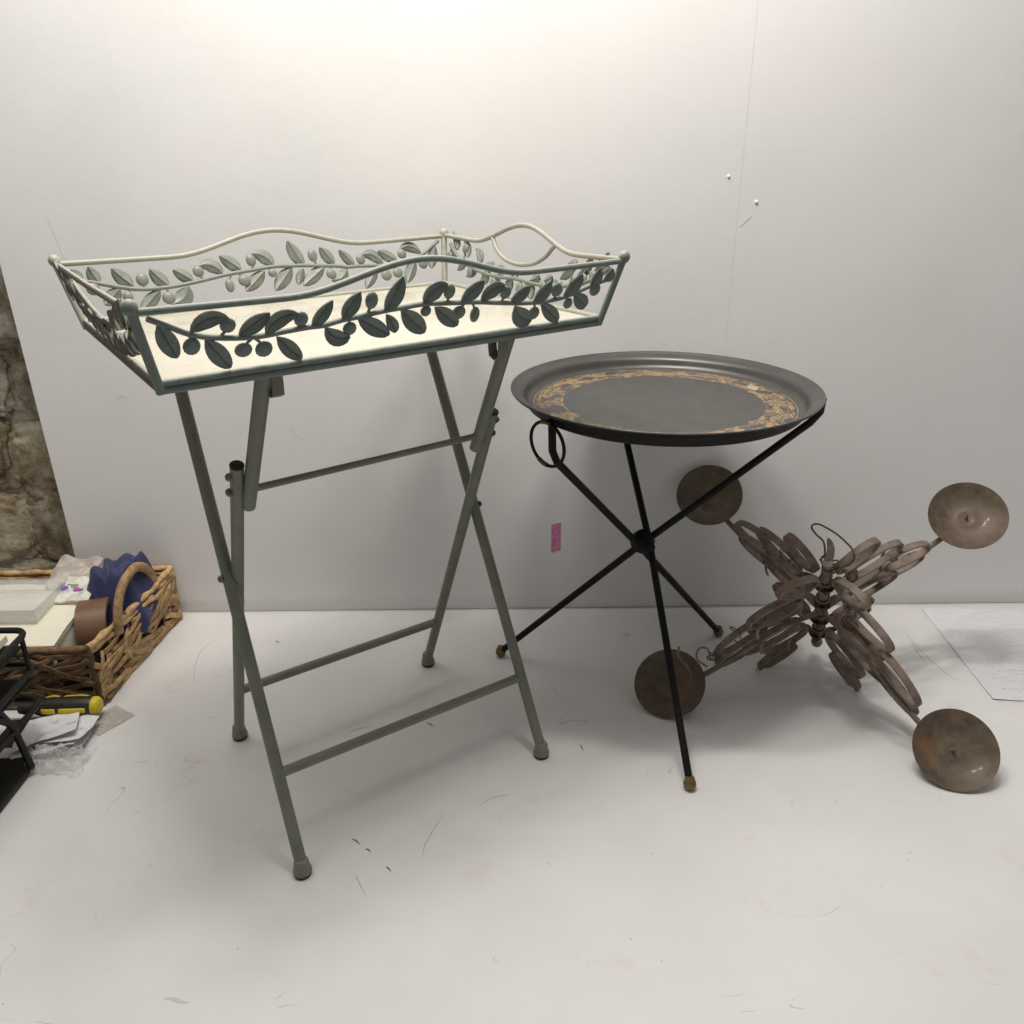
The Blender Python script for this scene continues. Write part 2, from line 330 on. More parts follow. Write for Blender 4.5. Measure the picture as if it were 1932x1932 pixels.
bar(Vector((-.178, .1372, .6195)), Vector((.195, .150, .6195)), .0072)
for s in (AL, AR, BL, BR):
    a = Vector(s[0]); d = (Vector(s[1]) - a).normalized()
    q = d.to_track_quat('Z', 'Y'); base = Vector((a.x, a.y, 0)) + Vector((d.x, d.y, 0)) * -.004
    f = lathe('foot', [(0, .0240), (.0078, .0240), (.0092, .0215), (.0100, .0150), (.0112, .0095), (.0120, .0070), (.0118, .0048), (.0098, .0040)], SAGE, st, 20, base)
    lathe('rubber_pad', [(.0098, .0045), (.0112, .0042), (.0112, .0012), (.0105, 0), (0, 0)], RUBBER, f, 20, base)
def bolt(p, nx):
    lathe('bolt', [(0, .0052), (.0030, .0048), (.0046, .0026), (.0050, 0), (.0028, 0), (.0028, -.008)], STEEL, st, 10, p, Vector((nx, 0, 0)).to_track_quat('Z', 'Y'))
for s, sx in ((AL, -1), (AR, 1)): bolt(on(s, .349) + Vector((sx * TR, 0, 0)), sx)
for s, sx in ((BL, -1), (BR, 1)):
    for z in (.503, .482): bolt(on(s, z) + Vector((sx * TR, 0, 0)), sx)
for s, sx in ((CL, 1), (CR, -1)):
    p = on(s, .6155)
    # open U clip that holds the bar under the tray
    V, F = sweep([p + Vector((sx * .012, dy, dz)) for dy, dz in ((-.010, .012), (-.0105, .0), (-.009, -.010), (0, -.0135), (.009, -.010), (.0105, 0), (.010, .012))], rrect(.012, .0022, .0006), side=Vector((1, 0, 0)))
    pyd('clip', V, F, SAGE, st, True, 35)
for s in (BL, BR):   # open tube mouths: black discs paint in the shade inside
    p = Vector(s[1]); d = (p - Vector(s[0])).normalized()
    lathe('tube_mouth', [(0, .0006), (.0072, .0006), (.0080, 0), (.0080, -.002)], RUBBER, st, 14, p, d.to_track_quat('Z', 'Y'))
# ------------------------------------------------------------------ rectangular tray
tr = thing('serving_tray', 'rectangular cream tray with wavy green metal gallery of leafy vines', 'tray', TO, TH)
CX, CY = .0031, .0089; LB, WB, LT, WT, ZB, ZT = .2518, .1803, .2675, .2030, .64, .7085
box('floor_panel', (CX - LB + .003, CY - WB + .003, ZB - .0045), (CX + LB - .003, CY + WB - .003, ZB + .0015), CREAMF, tr, .0008)
def side_frame(k):
    """origin at the bottom middle, along axis (left to right seen from outside), up the flare, outward normal"""
    if k == 'front': o, al, out, hb, ht = Vector((CX, CY - WB, ZB)), Vector((1, 0, 0)), Vector((0, -1, 0)), LB, LT
    if k == 'back': o, al, out, hb, ht = Vector((CX, CY + WB, ZB)), Vector((-1, 0, 0)), Vector((0, 1, 0)), LB, LT
    if k == 'right': o, al, out, hb, ht = Vector((CX + LB, CY, ZB)), Vector((0, 1, 0)), Vector((1, 0, 0)), WB, WT
    if k == 'left': o, al, out, hb, ht = Vector((CX - LB, CY, ZB)), Vector((0, -1, 0)), Vector((-1, 0, 0)), WB, WT
    fl = (WT - WB) if k in ('front', 'back') else (LT - LB)
    up = (out * fl + Vector((0, 0, ZT - ZB))); H = up.length; up.normalize()
    return o, al, up, al.cross(up), H, hb, ht
def leaf(par, fr, b, t, wd, bend, off=.0, m=None):
    o, al, up, nn, *_ = fr
    b = Vector(b); t = Vector(t); d = t - b; L = d.length; c = (b + t) / 2 + Vector((d.y, -d.x)) * bend
    V = []; F = []; ns = 9; X = (-1, -.55, -.12, 0, .12, .55, 1); cup = (.0024, .0004, .0002, -.0011, .0002, .0004, .0024)
    th = .0009
    for i in range(ns):
        u = i / (ns - 1); p = b * (1 - u) ** 2 + c * (2 * u * (1 - u)) + t * u * u
        tg = (b * (-2 * (1 - u)) + c * (2 - 4 * u) + t * (2 * u)).normalized(); pe = Vector((-tg.y, tg.x))
        hw = wd * .74 * (math.sin(math.pi * min(1, u ** .9)) ** .75) + .0007
        for sg in (1, -1):
            for x, z in zip(X, cup):
                q = p + pe * (x * hw)
                V.append(o + al * q.x + up * q.y + nn * (off + sg * th + z * min(1, hw / .004) + .0016 * math.sin(u * 3.14)))
    m_ = len(X)
    for i in range(ns - 1):
        a = i * 2 * m_; e = a + 2 * m_
        for j in range(m_ - 1):
            F.append([a + j, a + j + 1, e + j + 1, e + j]); F.append([a + m_ + j + 1, a + m_ + j, e + m_ + j, e + m_ + j + 1])
        F.append([a, e, e + m_, a + m_]); F.append([a + m_ - 1, a + 2 * m_ - 1, e + 2 * m_ - 1, e + m_ - 1])
    F.append(list(range(m_)) + list(range(2 * m_ - 1, m_ - 1, -1))); z0 = (ns - 1) * 2 * m_
    F.append([z0 + i for i in list(range(m_)) + list(range(2 * m_ - 1, m_ - 1, -1))])
    return pyd('leaf', V, F, m, par, True, 60)
def panel_pt(fr, s, h, n=0.0):
    o, al, up, nn, *_ = fr; return o + al * s + up * h + nn * n
def vine(k, stem, leaves, fruits, flip=1):
    fr = side_frame(k)
    f2 = lambda p: (p[0] * flip, p[1])
    P = smooth_pts([panel_pt(fr, *f2(p), .0005) for p in stem], 4)
    m_ = LEAFM[k]
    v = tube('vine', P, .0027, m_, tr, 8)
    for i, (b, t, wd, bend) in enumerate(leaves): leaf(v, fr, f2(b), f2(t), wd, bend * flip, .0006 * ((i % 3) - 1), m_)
    for (c, rx, ry, s) in fruits:
        c = f2(c); s = f2(s); p = panel_pt(fr, *c)
        o, al, up, nn, *_ = fr
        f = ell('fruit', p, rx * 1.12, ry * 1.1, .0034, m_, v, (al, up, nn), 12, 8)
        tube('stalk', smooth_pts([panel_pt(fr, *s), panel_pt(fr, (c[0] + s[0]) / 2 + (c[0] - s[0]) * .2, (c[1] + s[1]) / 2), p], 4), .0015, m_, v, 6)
for k in ('front', 'back'):
    vine(k, STEM, LEAVES, FRUIT)
# short sides: two sprays meeting under the hand hole
rs = random.Random(11)
EST = [(-.182, .060), (-.160, .046), (-.125, .034), (-.085, .028), (-.045, .026), (0, .028), (.045, .026), (.085, .028), (.125, .034), (.160, .046), (.182, .060)]
ELV = []; EFR = []
for i in range(11):
    s = -.158 + i * .0316; h = .028 + .030 * (abs(s) / .17) ** 2
    sg = -1 if s < 0 else 1
    lim = abs(s) > .07
    ELV.append(((s, h), (s + sg * rs.uniform(.014, .022), h + (rs.uniform(.020, .026) if lim else rs.uniform(.006, .010))), rs.uniform(.009, .0115), rs.uniform(-.2, .2)))
    ELV.append(((s + .010, h - .001), (s + .010 + sg * rs.uniform(.012, .02), h - rs.uniform(.019, .024)), rs.uniform(.009, .0115), rs.uniform(-.2, .2)))
    if i % 2 == 0: EFR.append(((s + .020, h - .012), .0066, .0072, (s + .018, h)))
    elif lim: EFR.append(((s + .010, h + .012), .0064, .0070, (s + .010, h)))
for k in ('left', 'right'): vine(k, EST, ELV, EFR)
# rails, posts, hand holes
def rim_h(k, s):
    if k in ('front', 'back'):
        b = math.cos(math.pi * s / .27) ** 2 if abs(s) < .135 else 0
        return .0705 + .0255 * b + .004 * max(0, abs(s) / LT - .55) ** 1.2
    if k == 'left': return .0690 + .002 * abs(s) / WT
    b = math.cos(math.pi * s / .24) ** 2 if abs(s) < .12 else 0
    return .0690 + .0285 * b + .005 * max(0, abs(s) / WT - .45) ** 1.2
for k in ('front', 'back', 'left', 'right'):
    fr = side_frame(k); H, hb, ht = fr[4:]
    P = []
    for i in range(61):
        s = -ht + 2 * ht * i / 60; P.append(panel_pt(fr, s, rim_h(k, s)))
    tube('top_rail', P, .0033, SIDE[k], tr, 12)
    V = []; F = []
    e = panel_pt(fr, -hb, 0); f = panel_pt(fr, hb, 0)
    for dz, dn, r in ((.0022, .0002, .0036), (-.0046, -.0004, .0036)):
        P = [e.lerp(f, i / 10) + Vector((0, 0, dz)) + fr[3] * dn for i in range(11)]
        sweep(P, circ(r, 10), V=V, F=F)
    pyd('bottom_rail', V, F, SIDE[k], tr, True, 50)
    if k in ('left', 'right'):
        P = [panel_pt(fr, s, h) for s, h in ((-.0735, rim_h(k, .0735)), (-.067, .073), (-.056, .062), (-.036, .052), (-.012, .0475), (.012, .0475), (.036, .052), (.056, .062), (.067, .073), (.0735, rim_h(k, .0735)))]
        if k == 'left': P = [panel_pt(fr, s, h) for s, h in ((-.150, rim_h(k, .15)), (-.118, .060), (-.080, .046), (-.040, .037), (0, .034), (.040, .037), (.080, .046), (.118, .060), (.150, rim_h(k, .15)))]
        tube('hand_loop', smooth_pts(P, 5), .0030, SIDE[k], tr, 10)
for sx in (-1, 1):
    for sy in (-1, 1):
        a = Vector((CX + sx * LB, CY + sy * WB, ZB - .006)); b = Vector((CX + sx * LT, CY + sy * WT, ZT + .002))
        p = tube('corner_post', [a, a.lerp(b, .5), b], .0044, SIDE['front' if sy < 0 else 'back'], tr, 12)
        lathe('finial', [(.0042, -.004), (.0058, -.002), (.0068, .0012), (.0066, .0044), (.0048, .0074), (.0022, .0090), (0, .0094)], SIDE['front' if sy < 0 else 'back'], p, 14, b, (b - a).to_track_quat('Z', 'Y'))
# ------------------------------------------------------------------ round tray and its tripod
BLK = mat('black_iron', (.005, .005, .005), (.010, .0095, .009), 60, .5, bmp=.1, bscale=150, bdist=.0005, spec=.2)
BRASS = mat('old_brass', (.13, .09, .035), (.22, .155, .06), 80, .42, .7)
def lacquer():
    m, nt, b = nt_new('black_lacquer'); co = coords(nt)
    f = noisen(nt, co, 30, 6, .6)
    nt.links.new(ramp(nt, f, [(.3, (.042, .040, .037)), (.7, (.058, .055, .051))]), b.inputs['Base Color'])
    nt.links.new(ramp(nt, noisen(nt, co, 14, 6, .65), [(.3, .30), (.7, .42)]), b.inputs['Roughness'])
    b.inputs['Specular IOR Level'].default_value = .7
    bump(nt, b, noisen(nt, co, 180, 4), .03, .0006)
    return m
def gilt_floor():
    m, nt, b = nt_new('gilt_painted_lacquer'); co = coords(nt)
    sp = N(nt, 'ShaderNodeSeparateXYZ'); nt.links.new(co, sp.inputs[0]); x, y = sp.outputs[0], sp.outputs[1]
    r = mathn(nt, 'SQRT', mathn(nt, 'ADD', mathn(nt, 'MULTIPLY', x, x), mathn(nt, 'MULTIPLY', y, y)))
    th = mathn(nt, 'ARCTAN2', y, x)
    cb = N(nt, 'ShaderNodeCombineXYZ'); nt.links.new(mathn(nt, 'MULTIPLY', th, 3.6), cb.inputs[0]); nt.links.new(mathn(nt, 'MULTIPLY', r, 44), cb.inputs[1])
    cv = cb.outputs[0]
    warp = N(nt, 'ShaderNodeTexNoise', i_Scale=1.3, i_Detail=2.0); nt.links.new(cv, warp.inputs['Vector'])
    va = N(nt, 'ShaderNodeVectorMath', operation='MULTIPLY_ADD'); nt.links.new(warp.outputs['Color'], va.inputs[0]); va.inputs[1].default_value = (1.1, 1.1, 0); nt.links.new(cv, va.inputs[2])
    vo = N(nt, 'ShaderNodeTexVoronoi', i_Scale=1.0); nt.links.new(va.outputs[0], vo.inputs['Vector'])
    ve = N(nt, 'ShaderNodeTexVoronoi', i_Scale=1.0, feature='DISTANCE_TO_EDGE'); nt.links.new(va.outputs[0], ve.inputs['Vector'])
    cells = mathn(nt, 'GREATER_THAN', ve.outputs['Distance'], .04)
    sc = N(nt, 'ShaderNodeSeparateColor'); nt.links.new(vo.outputs['Color'], sc.inputs[0])
    keep = mathn(nt, 'GREATER_THAN', sc.outputs[0], .06)
    edge = mathn(nt, 'MULTIPLY_ADD', noisen(nt, cv, 1.6, 2), .024, .1330)
    inb = mathn(nt, 'MULTIPLY', mathn(nt, 'GREATER_THAN', r, edge), mathn(nt, 'LESS_THAN', r, .1835))
    n1 = noisen(nt, va.outputs[0], 1.25, 3, .55)
    vein = mathn(nt, 'GREATER_THAN', mathn(nt, 'ABSOLUTE', mathn(nt, 'SUBTRACT', noisen(nt, va.outputs[0], 2.1, 2), .5)), .022)
    blob = ramp(nt, n1, [(.445, 0.0), (.50, 1.0)])
    gold = mathn(nt, 'MULTIPLY', mathn(nt, 'MULTIPLY', blob, vein), inb)
    line = mathn(nt, 'LESS_THAN', mathn(nt, 'ABSOLUTE', mathn(nt, 'SUBTRACT', r, .1868)), .0009)
    line2 = mathn(nt, 'MULTIPLY', mathn(nt, 'LESS_THAN', mathn(nt, 'ABSOLUTE', mathn(nt, 'SUBTRACT', r, .1455)), .0006), .5)
    flow = mathn(nt, 'MULTIPLY', mathn(nt, 'GREATER_THAN', mathn(nt, 'SINE', mathn(nt, 'MULTIPLY_ADD', th, 4, -.2)), .93), mathn(nt, 'MULTIPLY', mathn(nt, 'GREATER_THAN', r, .158), mathn(nt, 'LESS_THAN', r, .178)))
    flow = mathn(nt, 'MULTIPLY', flow, mathn(nt, 'GREATER_THAN', ve.outputs['Distance'], .13))
    base = ramp(nt, noisen(nt, co, 30, 6, .6), [(.3, (.046, .044, .041)), (.7, (.062, .059, .055))])
    gcol = ramp(nt, noisen(nt, co, 60, 3), [(.32, (.16, .125, .06)), (.45, (.30, .205, .10)), (.58, (.34, .225, .11)), (.68, (.27, .15, .07))])
    wear = ramp(nt, noisen(nt, co, 130, 4), [(.36, .45), (.52, .95)])
    g = mathn(nt, 'MULTIPLY', mathn(nt, 'MAXIMUM', mathn(nt, 'MAXIMUM', gold, line), line2), wear)
    col = mixc(nt, g, base, gcol); col = mixc(nt, flow, col, (.36, .35, .29))
    nt.links.new(col, b.inputs['Base Color'])
    smear = ramp(nt, noisen(nt, co, 12, 6, .65), [(.3, .34), (.7, .46)])
    nt.links.new(smear, b.inputs['Roughness']); b.inputs['Specular IOR Level'].default_value = .7
    bump(nt, b, noisen(nt, co, 160, 4), .03, .0006)
    return m
LAC = lacquer(); GILT = gilt_floor()
RC = Vector((.2194, 1.14, .4915))
rt = thing('round_tray', 'round black metal tray with worn gold leaf border on a tripod', 'tray', RC)
lathe('rim', [(.1885, .0), (.1925, .0006), (.1965, .0030), (.1990, .0075), (.2005, .0125), (.2030, .0160), (.2070, .0180), (.2130, .0198), (.2172, .0222), (.2192, .0240), (.2203, .0236), (.2204, .0222)], LAC, rt, 128, sharp=70)
lathe('shaded_underside', [(.2204, .0222), (.2185, .0196), (.2130, .0175), (.2060, .0152), (.2015, .0120), (.1995, .0060), (.1970, .0000), (.1935, -.0022), (.1885, -.0028)], BLK, rt, 128, sharp=70)  # blacker than the rim: shade of the down-facing side put into the colour
lathe('floor', [(0, .0), (.07, .0), (.14, .0), (.1885, .0), (.1885, -.0028), (.1, -.0028), (0, -.0028)], GILT, rt, 128)
tp = thing('tripod_stand', 'black iron tripod with crossed rods and brass ball feet under the round tray', 'stand', (.2, 1.128, 0))
TPO = Vector((.2, 1.128, 0))
hub = Vector((.2005, 1.128, .2715)); LR_ = .0056
legs = [[(-.024, 1.222, .010), hub + Vector((.004, .010, -.006)), (.4325, 1.1060, .474), (.4345, 1.0990, .486), (.4340, 1.0950, .5065)],
        [(.378, 1.280, .010), hub + Vector((-.010, -.004, .0)), (.0570, 1.0310, .444), (.0545, 1.0315, .456), (.0535, 1.0335, .5020)],
        [(.245, .887, .010), hub + Vector((.010, -.008, .0)), (.1690, 1.2960, .470), (.1680, 1.3000, .478), (.1680, 1.3000, .4887)]]
for L in legs:
    P = [Vector(p) - TPO for p in L]
    Q = [P[0], P[0].lerp(P[1], .5), P[0].lerp(P[1], .97), P[1].lerp(P[2], .03), P[1].lerp(P[2], .5), P[1].lerp(P[2], .97)] + P[3:]
    lg = tube('leg', Q, LR_, BLK, tp, 10)
    d = (P[1] - P[0]).normalized(); f = P[0].copy(); f.z = 0
    lathe('ball_foot', [(0, 0), (.0045, .0010), (.0080, .0042), (.0094, .0092), (.0082, .0140), (.0062, .0168), (.0064, .0185), (.0060, .0200), (0, .0205)], BRASS, lg, 20, f)
hp = hub - TPO
lathe('hub', [(0, .014), (.012, .013), (.0175, .008), (.0185, 0), (.0175, -.008), (.012, -.013), (0, -.014)], BLK, tp, 16, hp, Vector((.3, -.6, .7)).to_track_quat('Z', 'Y'))
ell('hub_boss', hp + Vector((.008, -.014, -.004)), .010, .009, .010, BLK, tp)
# ring round the short upright
rc = Vector((.0475, 1.0315, .4655)) - TPO; nx = Vector((.74, .67, .08)).normalized(); ux = Vector((0, 0, 1)).cross(nx).normalized(); uz = nx.cross(ux)
P = [rc + ux * (.0315 * math.cos(a)) + uz * (.0315 * math.sin(a)) for a in [2 * math.pi * i / 36 for i in range(36)]]
rg = tube('ring', P, .0024, BLK, tp, 8, True)
for a, m_ in ((90, BRASS), (-70, BRASS)):
    Q = [rc + ux * (.0315 * math.cos(R(a + k))) + uz * (.0315 * math.sin(R(a + k))) for k in range(-16, 17, 4)]
    tube('brass_wrap', Q, .0033, m_, rg, 8)
# ------------------------------------------------------------------ candle chandelier lying on its side
def iron(name, c1, c2, c3):
    m, nt, b = nt_new(name); co = coords(nt)
    f = noisen(nt, co, 55, 7, .68); g = noisen(nt, co, 14, 4, .6)
    col = ramp(nt, f, [(.32, c1), (.52, c2), (.72, c3)])
    col = mixc(nt, ramp(nt, g, [(.56, 0.0), (.70, .55)]), col, (.24, .115, .05))
    nt.links.new(col, b.inputs['Base Color']); nt.links.new(ramp(nt, f, [(.3, .48), (.7, .72)]), b.inputs['Roughness'])
    b.inputs['Specular IOR Level'].default_value = .45
    bump(nt, b, noisen(nt, co, 260, 6, .7), .35, .0008)
    return m
IRON = iron('aged_brown_iron', (.115, .083, .064), (.195, .148, .118), (.275, .217, .176))
PANM = iron('rusty_pan_metal', (.080, .059, .040), (.118, .088, .061), (.165, .127, .088)); PB = PANM.node_tree.nodes['Principled BSDF']; PB.inputs['Metallic'].default_value = .25; PB.inputs['Coat Weight'].default_value = .10; PB.inputs['Coat Roughness'].default_value = .12
VINE = mat('dry_vine_wire', (.07, .045, .03), (.13, .085, .055), 90, .7)
CM = Matrix(((0.9219, 0.2945, -0.2516, .4912), (-0.3865, 0.7418, -0.548, 1.1192), (0.0253, 0.6024, 0.7978, .1582), (0, 0, 0, 1)))
ch = thing('candle_chandelier', 'rusty brown wrought iron chandelier with four round candle pans lying tipped over', 'chandelier')
ch.matrix_world = CM
Zc = Vector((0, 0, 1))
tube('column', [Vector((0, 0, z)) for z in (-.150, -.10, 0, .10, .152)], .0075, IRON, ch, 12)
lathe('bottom_finial', [(0, -.168), (.004, -.167), (.0085, -.160), (.0098, -.152), (.0075, -.144), (.0075, -.130)], IRON, ch, 16)
for z in (-.095, -.035, .025, .085): lathe('collar', [(.0075, z - .020), (.0090, z - .016), (.0105, z), (.0118, z + .008), (.0105, z + .0095), (.0075, z + .004)], IRON, ch, 8, sharp=20)
PANS = [(135 + 4.91, .0093, (.0675, -.1687)), (45 - 1.42, .0165, (-.0132, -.1482)), (225 - 6.03, -.0132, (-.065, -.0577)), (315 + 2.54, -.0126, (.1144, -.1368))]
AR_, PR = .2716, .0569
# scroll strips of one arm in (radius, height, sideways, width)
def oval(r0, z0, a, b, tilt, a0, a1, curl):
    """C-scroll: most of a flattened oval whose two ends roll inwards"""
    P = []; n = 22; c, s_ = math.cos(R(tilt)), math.sin(R(tilt))
    for i in range(n + 1):
        t = i / n; an = R(a0 + (a1 - a0) * t); e = max(0, (t - .72) / .28, (.16 - t) / .16)
        k = 1 - curl * e ** 1.3; x = a * math.cos(an) * (1 - .55 * curl * e) + a * .42 * curl * e; z = b * math.sin(an) * k
        P.append((r0 + x * c - z * s_, z0 + x * s_ + z * c))
    return P
SCR = [(oval(.150, .028, .062, .0250, -24, 165, -220, .55), .000, .0116), (oval(.084, .068, .058, .0265, 0, 190, -205, .5), .002, .0118),
       (oval(.048, .116, .042, .0200, 24, 200, -190, .5), -.001, .0122), (oval(.150, -.034, .060, .0225, -18, 170, -212, .55), .001, .0116),
       (oval(.074, .016, .058, .0170, 4, 185, -200, .4), -.003, .0110), (oval(.084, -.030, .062, .0230, -8, 185, -200, .45), -.002, .0114),
       (oval(.060, -.078, .052, .0230, -12, 190, -205, .5), .000, .0118), (oval(.074, -.118, .046, .0190, -24, 185, -200, .5), -.002, .0116)]
rs = random.Random(5)
for i, (az, dz, tl) in enumerate(PANS):
    a = R(az); er = Vector((math.cos(a), math.sin(a), 0)); et = Zc.cross(er)
    arm = None
    nrm = Vector((tl[0], tl[1], 1)).normalized(); pc = er * AR_ + Zc * dz
    rod = [er * .006 + Zc * -.020, er * .060 + Zc * (-.012), er * .120 + Zc * (-.020 + dz * .3), er * .175 + Zc * (-.034 + dz * .6), er * .215 + Zc * (-.036 + dz), er * .248 + Zc * (-.026 + dz), pc - nrm * .024, pc - nrm * .0165]
    arm = tube('arm', smooth_pts(rod, 6), .0046, IRON, ch, 10, scale=None)
    for (cv, off, wd) in SCR:
        jr = rs.uniform(.89, .97); jz = rs.uniform(-.004, .004); jo = rs.uniform(-.0065, .0065)
        P = [er * (r_ * jr if r_ > .02 else r_) + Zc * (z_ + jz) + et * (off + jo) for r_, z_ in cv]
        strap('scroll', P, wd, .0042, IRON, arm, et, 2)
    # rivet straps binding the scrolls
    for (r_, z0, z1) in ((.118, .020, .062), (.112, -.050, -.004), (.062, -.092, -.050)):
        P = [er * r_ + Zc * z0 + et * .0105, er * (r_ + .003) + Zc * ((z0 + z1) / 2) + et * .0115, er * r_ + Zc * z1 + et * .0105]
        strap('binding', P, .006, .002, IRON, arm, er, 3)
    q = nrm.to_track_quat('Z', 'Y')
    pan = lathe('pan', [(0, -.0150), (.0100, -.0150), (.0125, -.0142), (.0150, -.0150), (.026, -.0144), (.034, -.0120), (.043, -.0078), (.050, -.0034), (.0550, .0002), (PR, .0014), (.0573, .0003), (.0556, -.0020), (.050, -.0056), (.043, -.0098), (.034, -.0140), (.026, -.0164), (0, -.0170)], PANM, ch, 48, pc, q)
    lathe('candle_spike', [(.0030, -.0152), (.0020, -.012), (.0011, -.002), (0, .003)], IRON, pan, 8, pc, q)
# flat leaves folded round the column between the arms
for i in range(4):
    for z in (-.105, -.045, .020, .080):
        a = R(i * 90 + rs.uniform(-8, 8)); er = Vector((math.cos(a), math.sin(a), 0)); et = Zc.cross(er); L = rs.uniform(.9, 1.15)
        strap('column_leaf', [er * .007 + Zc * (z - .020), er * .012 + Zc * (z - .004), er * (.019 * L) + Zc * (z + .012), er * (.030 * L) + Zc * (z + .024)], .017, .0016, IRON, ch, et, 4, scale=[.55, .75, .9, 1, 1, .97, .9, .8, .68, .54, .4, .26, .12])
# dried vine wire twisted over the frame
def squiggle(c, rad, turns, r=.0011):
    P = []; t0 = rs.uniform(0, 6)
    ax = Vector((rs.uniform(-1, 1), rs.uniform(-1, 1), rs.uniform(-1, 1))).normalized(); u = ax.orthogonal().normalized(); v = ax.cross(u)
    for j in range(int(turns * 8)):
        a = t0 + j * .785; k = rad * (.6 + .5 * noise.noise(Vector((j * .31, t0, 0))))
        P.append(Vector(c) + u * (k * math.cos(a)) + v * (k * math.sin(a)) + ax * (rad * .25 * (j / 8 - turns / 2)))
    tube('twig', smooth_pts(P, 3), r, VINE, ch, 6)
for j in range(5): squiggle((rs.uniform(-.012, .012), rs.uniform(-.010, .012), .128 + rs.uniform(-.02, .02)), rs.uniform(.010, .018), rs.uniform(1.2, 2), .0013)
for az, r0 in ((219, .07), (219, .11), (219, .15), (219, .19), (140, .04), (140, .08), (44, .05), (317, .06)):
    for j in range(2): squiggle(Vector((math.cos(R(az)) * r0, math.sin(R(az)) * r0, rs.uniform(.02, .09) * (1 if r0 < .18 else .2))), rs.uniform(.010, .018), rs.uniform(1, 2.2))
# leaf-like torn metal at the lower left pan and wire catch
a = R(219); er = Vector((math.cos(a), math.sin(a), 0)); et = Zc.cross(er)
tube('wire_catch', smooth_pts([er * .205 + Zc * -.02, er * .215 + Zc * .0 - et * .012, er * .206 + Zc * .014 - et * .020, er * .193 + Zc * .006 - et * .017, er * .195 + Zc * -.012 - et * .006], 5), .0016, IRON, ch, 6)
tube('wire_catch', smooth_pts([er * .232 + Zc * -.016, er * .236 + Zc * .004 - et * .010, er * .240 + Zc * .012 - et * .026, er * .232 + Zc * .018 - et * .036], 5), .0022, IRON, ch, 6)
HOOK = [(-0.004, 0.006, 0.150), (-0.0088, 0.0206, 0.1722), (-0.0205, 0.0299, 0.1769), (-0.0276, 0.0376, 0.1809), (-0.0253, 0.0422, 0.1833), (-0.0179, 0.043, 0.1837), (-0.0054, 0.0388, 0.1816), (0.0073, 0.0332, 0.1787), (0.0202, 0.0248, 0.1744), (0.0301, 0.0162, 0.17), (0.034, 0.0071, 0.160), (.026, .002, .146), (.010, .001, .138)]
tube('hanging_wire', smooth_pts(HOOK, 5), .0014, VINE, ch, 8)
strap('top_leaf', [(0, 0, .145), (.002, .012, .165), (-.001, .018, .180), (-.004, .020, .188)], .012, .0015, IRON, ch, Vector((1, .2, 0)), 5, scale=[1 - .8 * (i / 15) ** 2 for i in range(16)])
# ------------------------------------------------------------------ wicker basket with its load, at the left end of the worktop
def wick(name, c1, c2): return mat(name, c1, c2, 90, .72, bmp=.6, bscale=320, bdist=.001, rand=.7, spec=.3)
WICK = wick('hyacinth_wicker', (.27, .165, .075), (.48, .32, .16))
WICKSH = wick('shaded_wicker', (.11, .066, .034), (.21, .13, .066))  # darker copy of the wicker: shadow of the front side put into the colour
bk = thing('wicker_basket', 'woven tan wicker basket with arched handle full of papers against the wall', 'basket', (-.86, 1.23, 0))
BO = Vector((-.86, 1.23, 0))
Fb, Bb = Vector((-.678, 1.094, .004)), Vector((-.654, 1.366, .004)); Ft, Bt = Vector((-.683, 1.100, .106)), Vector((-.648, 1.362, .113))
Lfb, Lbb = Vector((-1.06, 1.090, .004)), Vector((-1.06, 1.366, .004)); Lft, Lbt = Vector((-1.065, 1.096, .108)), Vector((-1.068, 1.362, .108))
rs = random.Random(21)
def rope(name, a, b, r, m, sag=0.0, parent=bk):
    n = max(8, int((b - a).length / .006)); ph = rs.uniform(0, 6); P = []; S = []
    for i in range(n + 1):
        t = i / n; p = a.lerp(b, t) - BO
        p += Vector((noise.noise(Vector((t * 9, ph, 0))), noise.noise(Vector((t * 9, ph, 7))), noise.noise(Vector((t * 9, ph, 3))))) * .0022 + Vector((0, 0, -sag * math.sin(math.pi * t)))
        P.append(p); S.append(1 + .16 * math.sin(t * n * .95 + ph))
    return tube(name, P, r, m, parent, 8, scale=S)
for a, b, m in ((Ft, Bt, WICK), (Bt, Lbt, WICK), (Lft, Ft, WICKSH), (Lbt, Lft, WICK)):
    sg = .006
    rope('rim', a, b, .0056, m, sg); rope('rim', a + Vector((0, 0, -.010)), b + Vector((0, 0, -.010)), .0050, m, sg)
for a, b, m in ((Fb, Bb, WICK), (Bb, Lbb, WICK), (Lfb, Fb, WICKSH), (Lbb, Lfb, WICK)):
    rope('base_coil', a + Vector((0, 0, .002)), b + Vector((0, 0, .002)), .0056, m); rope('base_coil', a + Vector((0, 0, .012)), b + Vector((0, 0, .012)), .005, m)
for a, b, m in ((Fb, Ft, WICKSH), (Bb, Bt, WICK), (Lfb, Lft, WICKSH), (Lbb, Lbt, WICK)): rope('corner_stake', a, b, .0054, m)
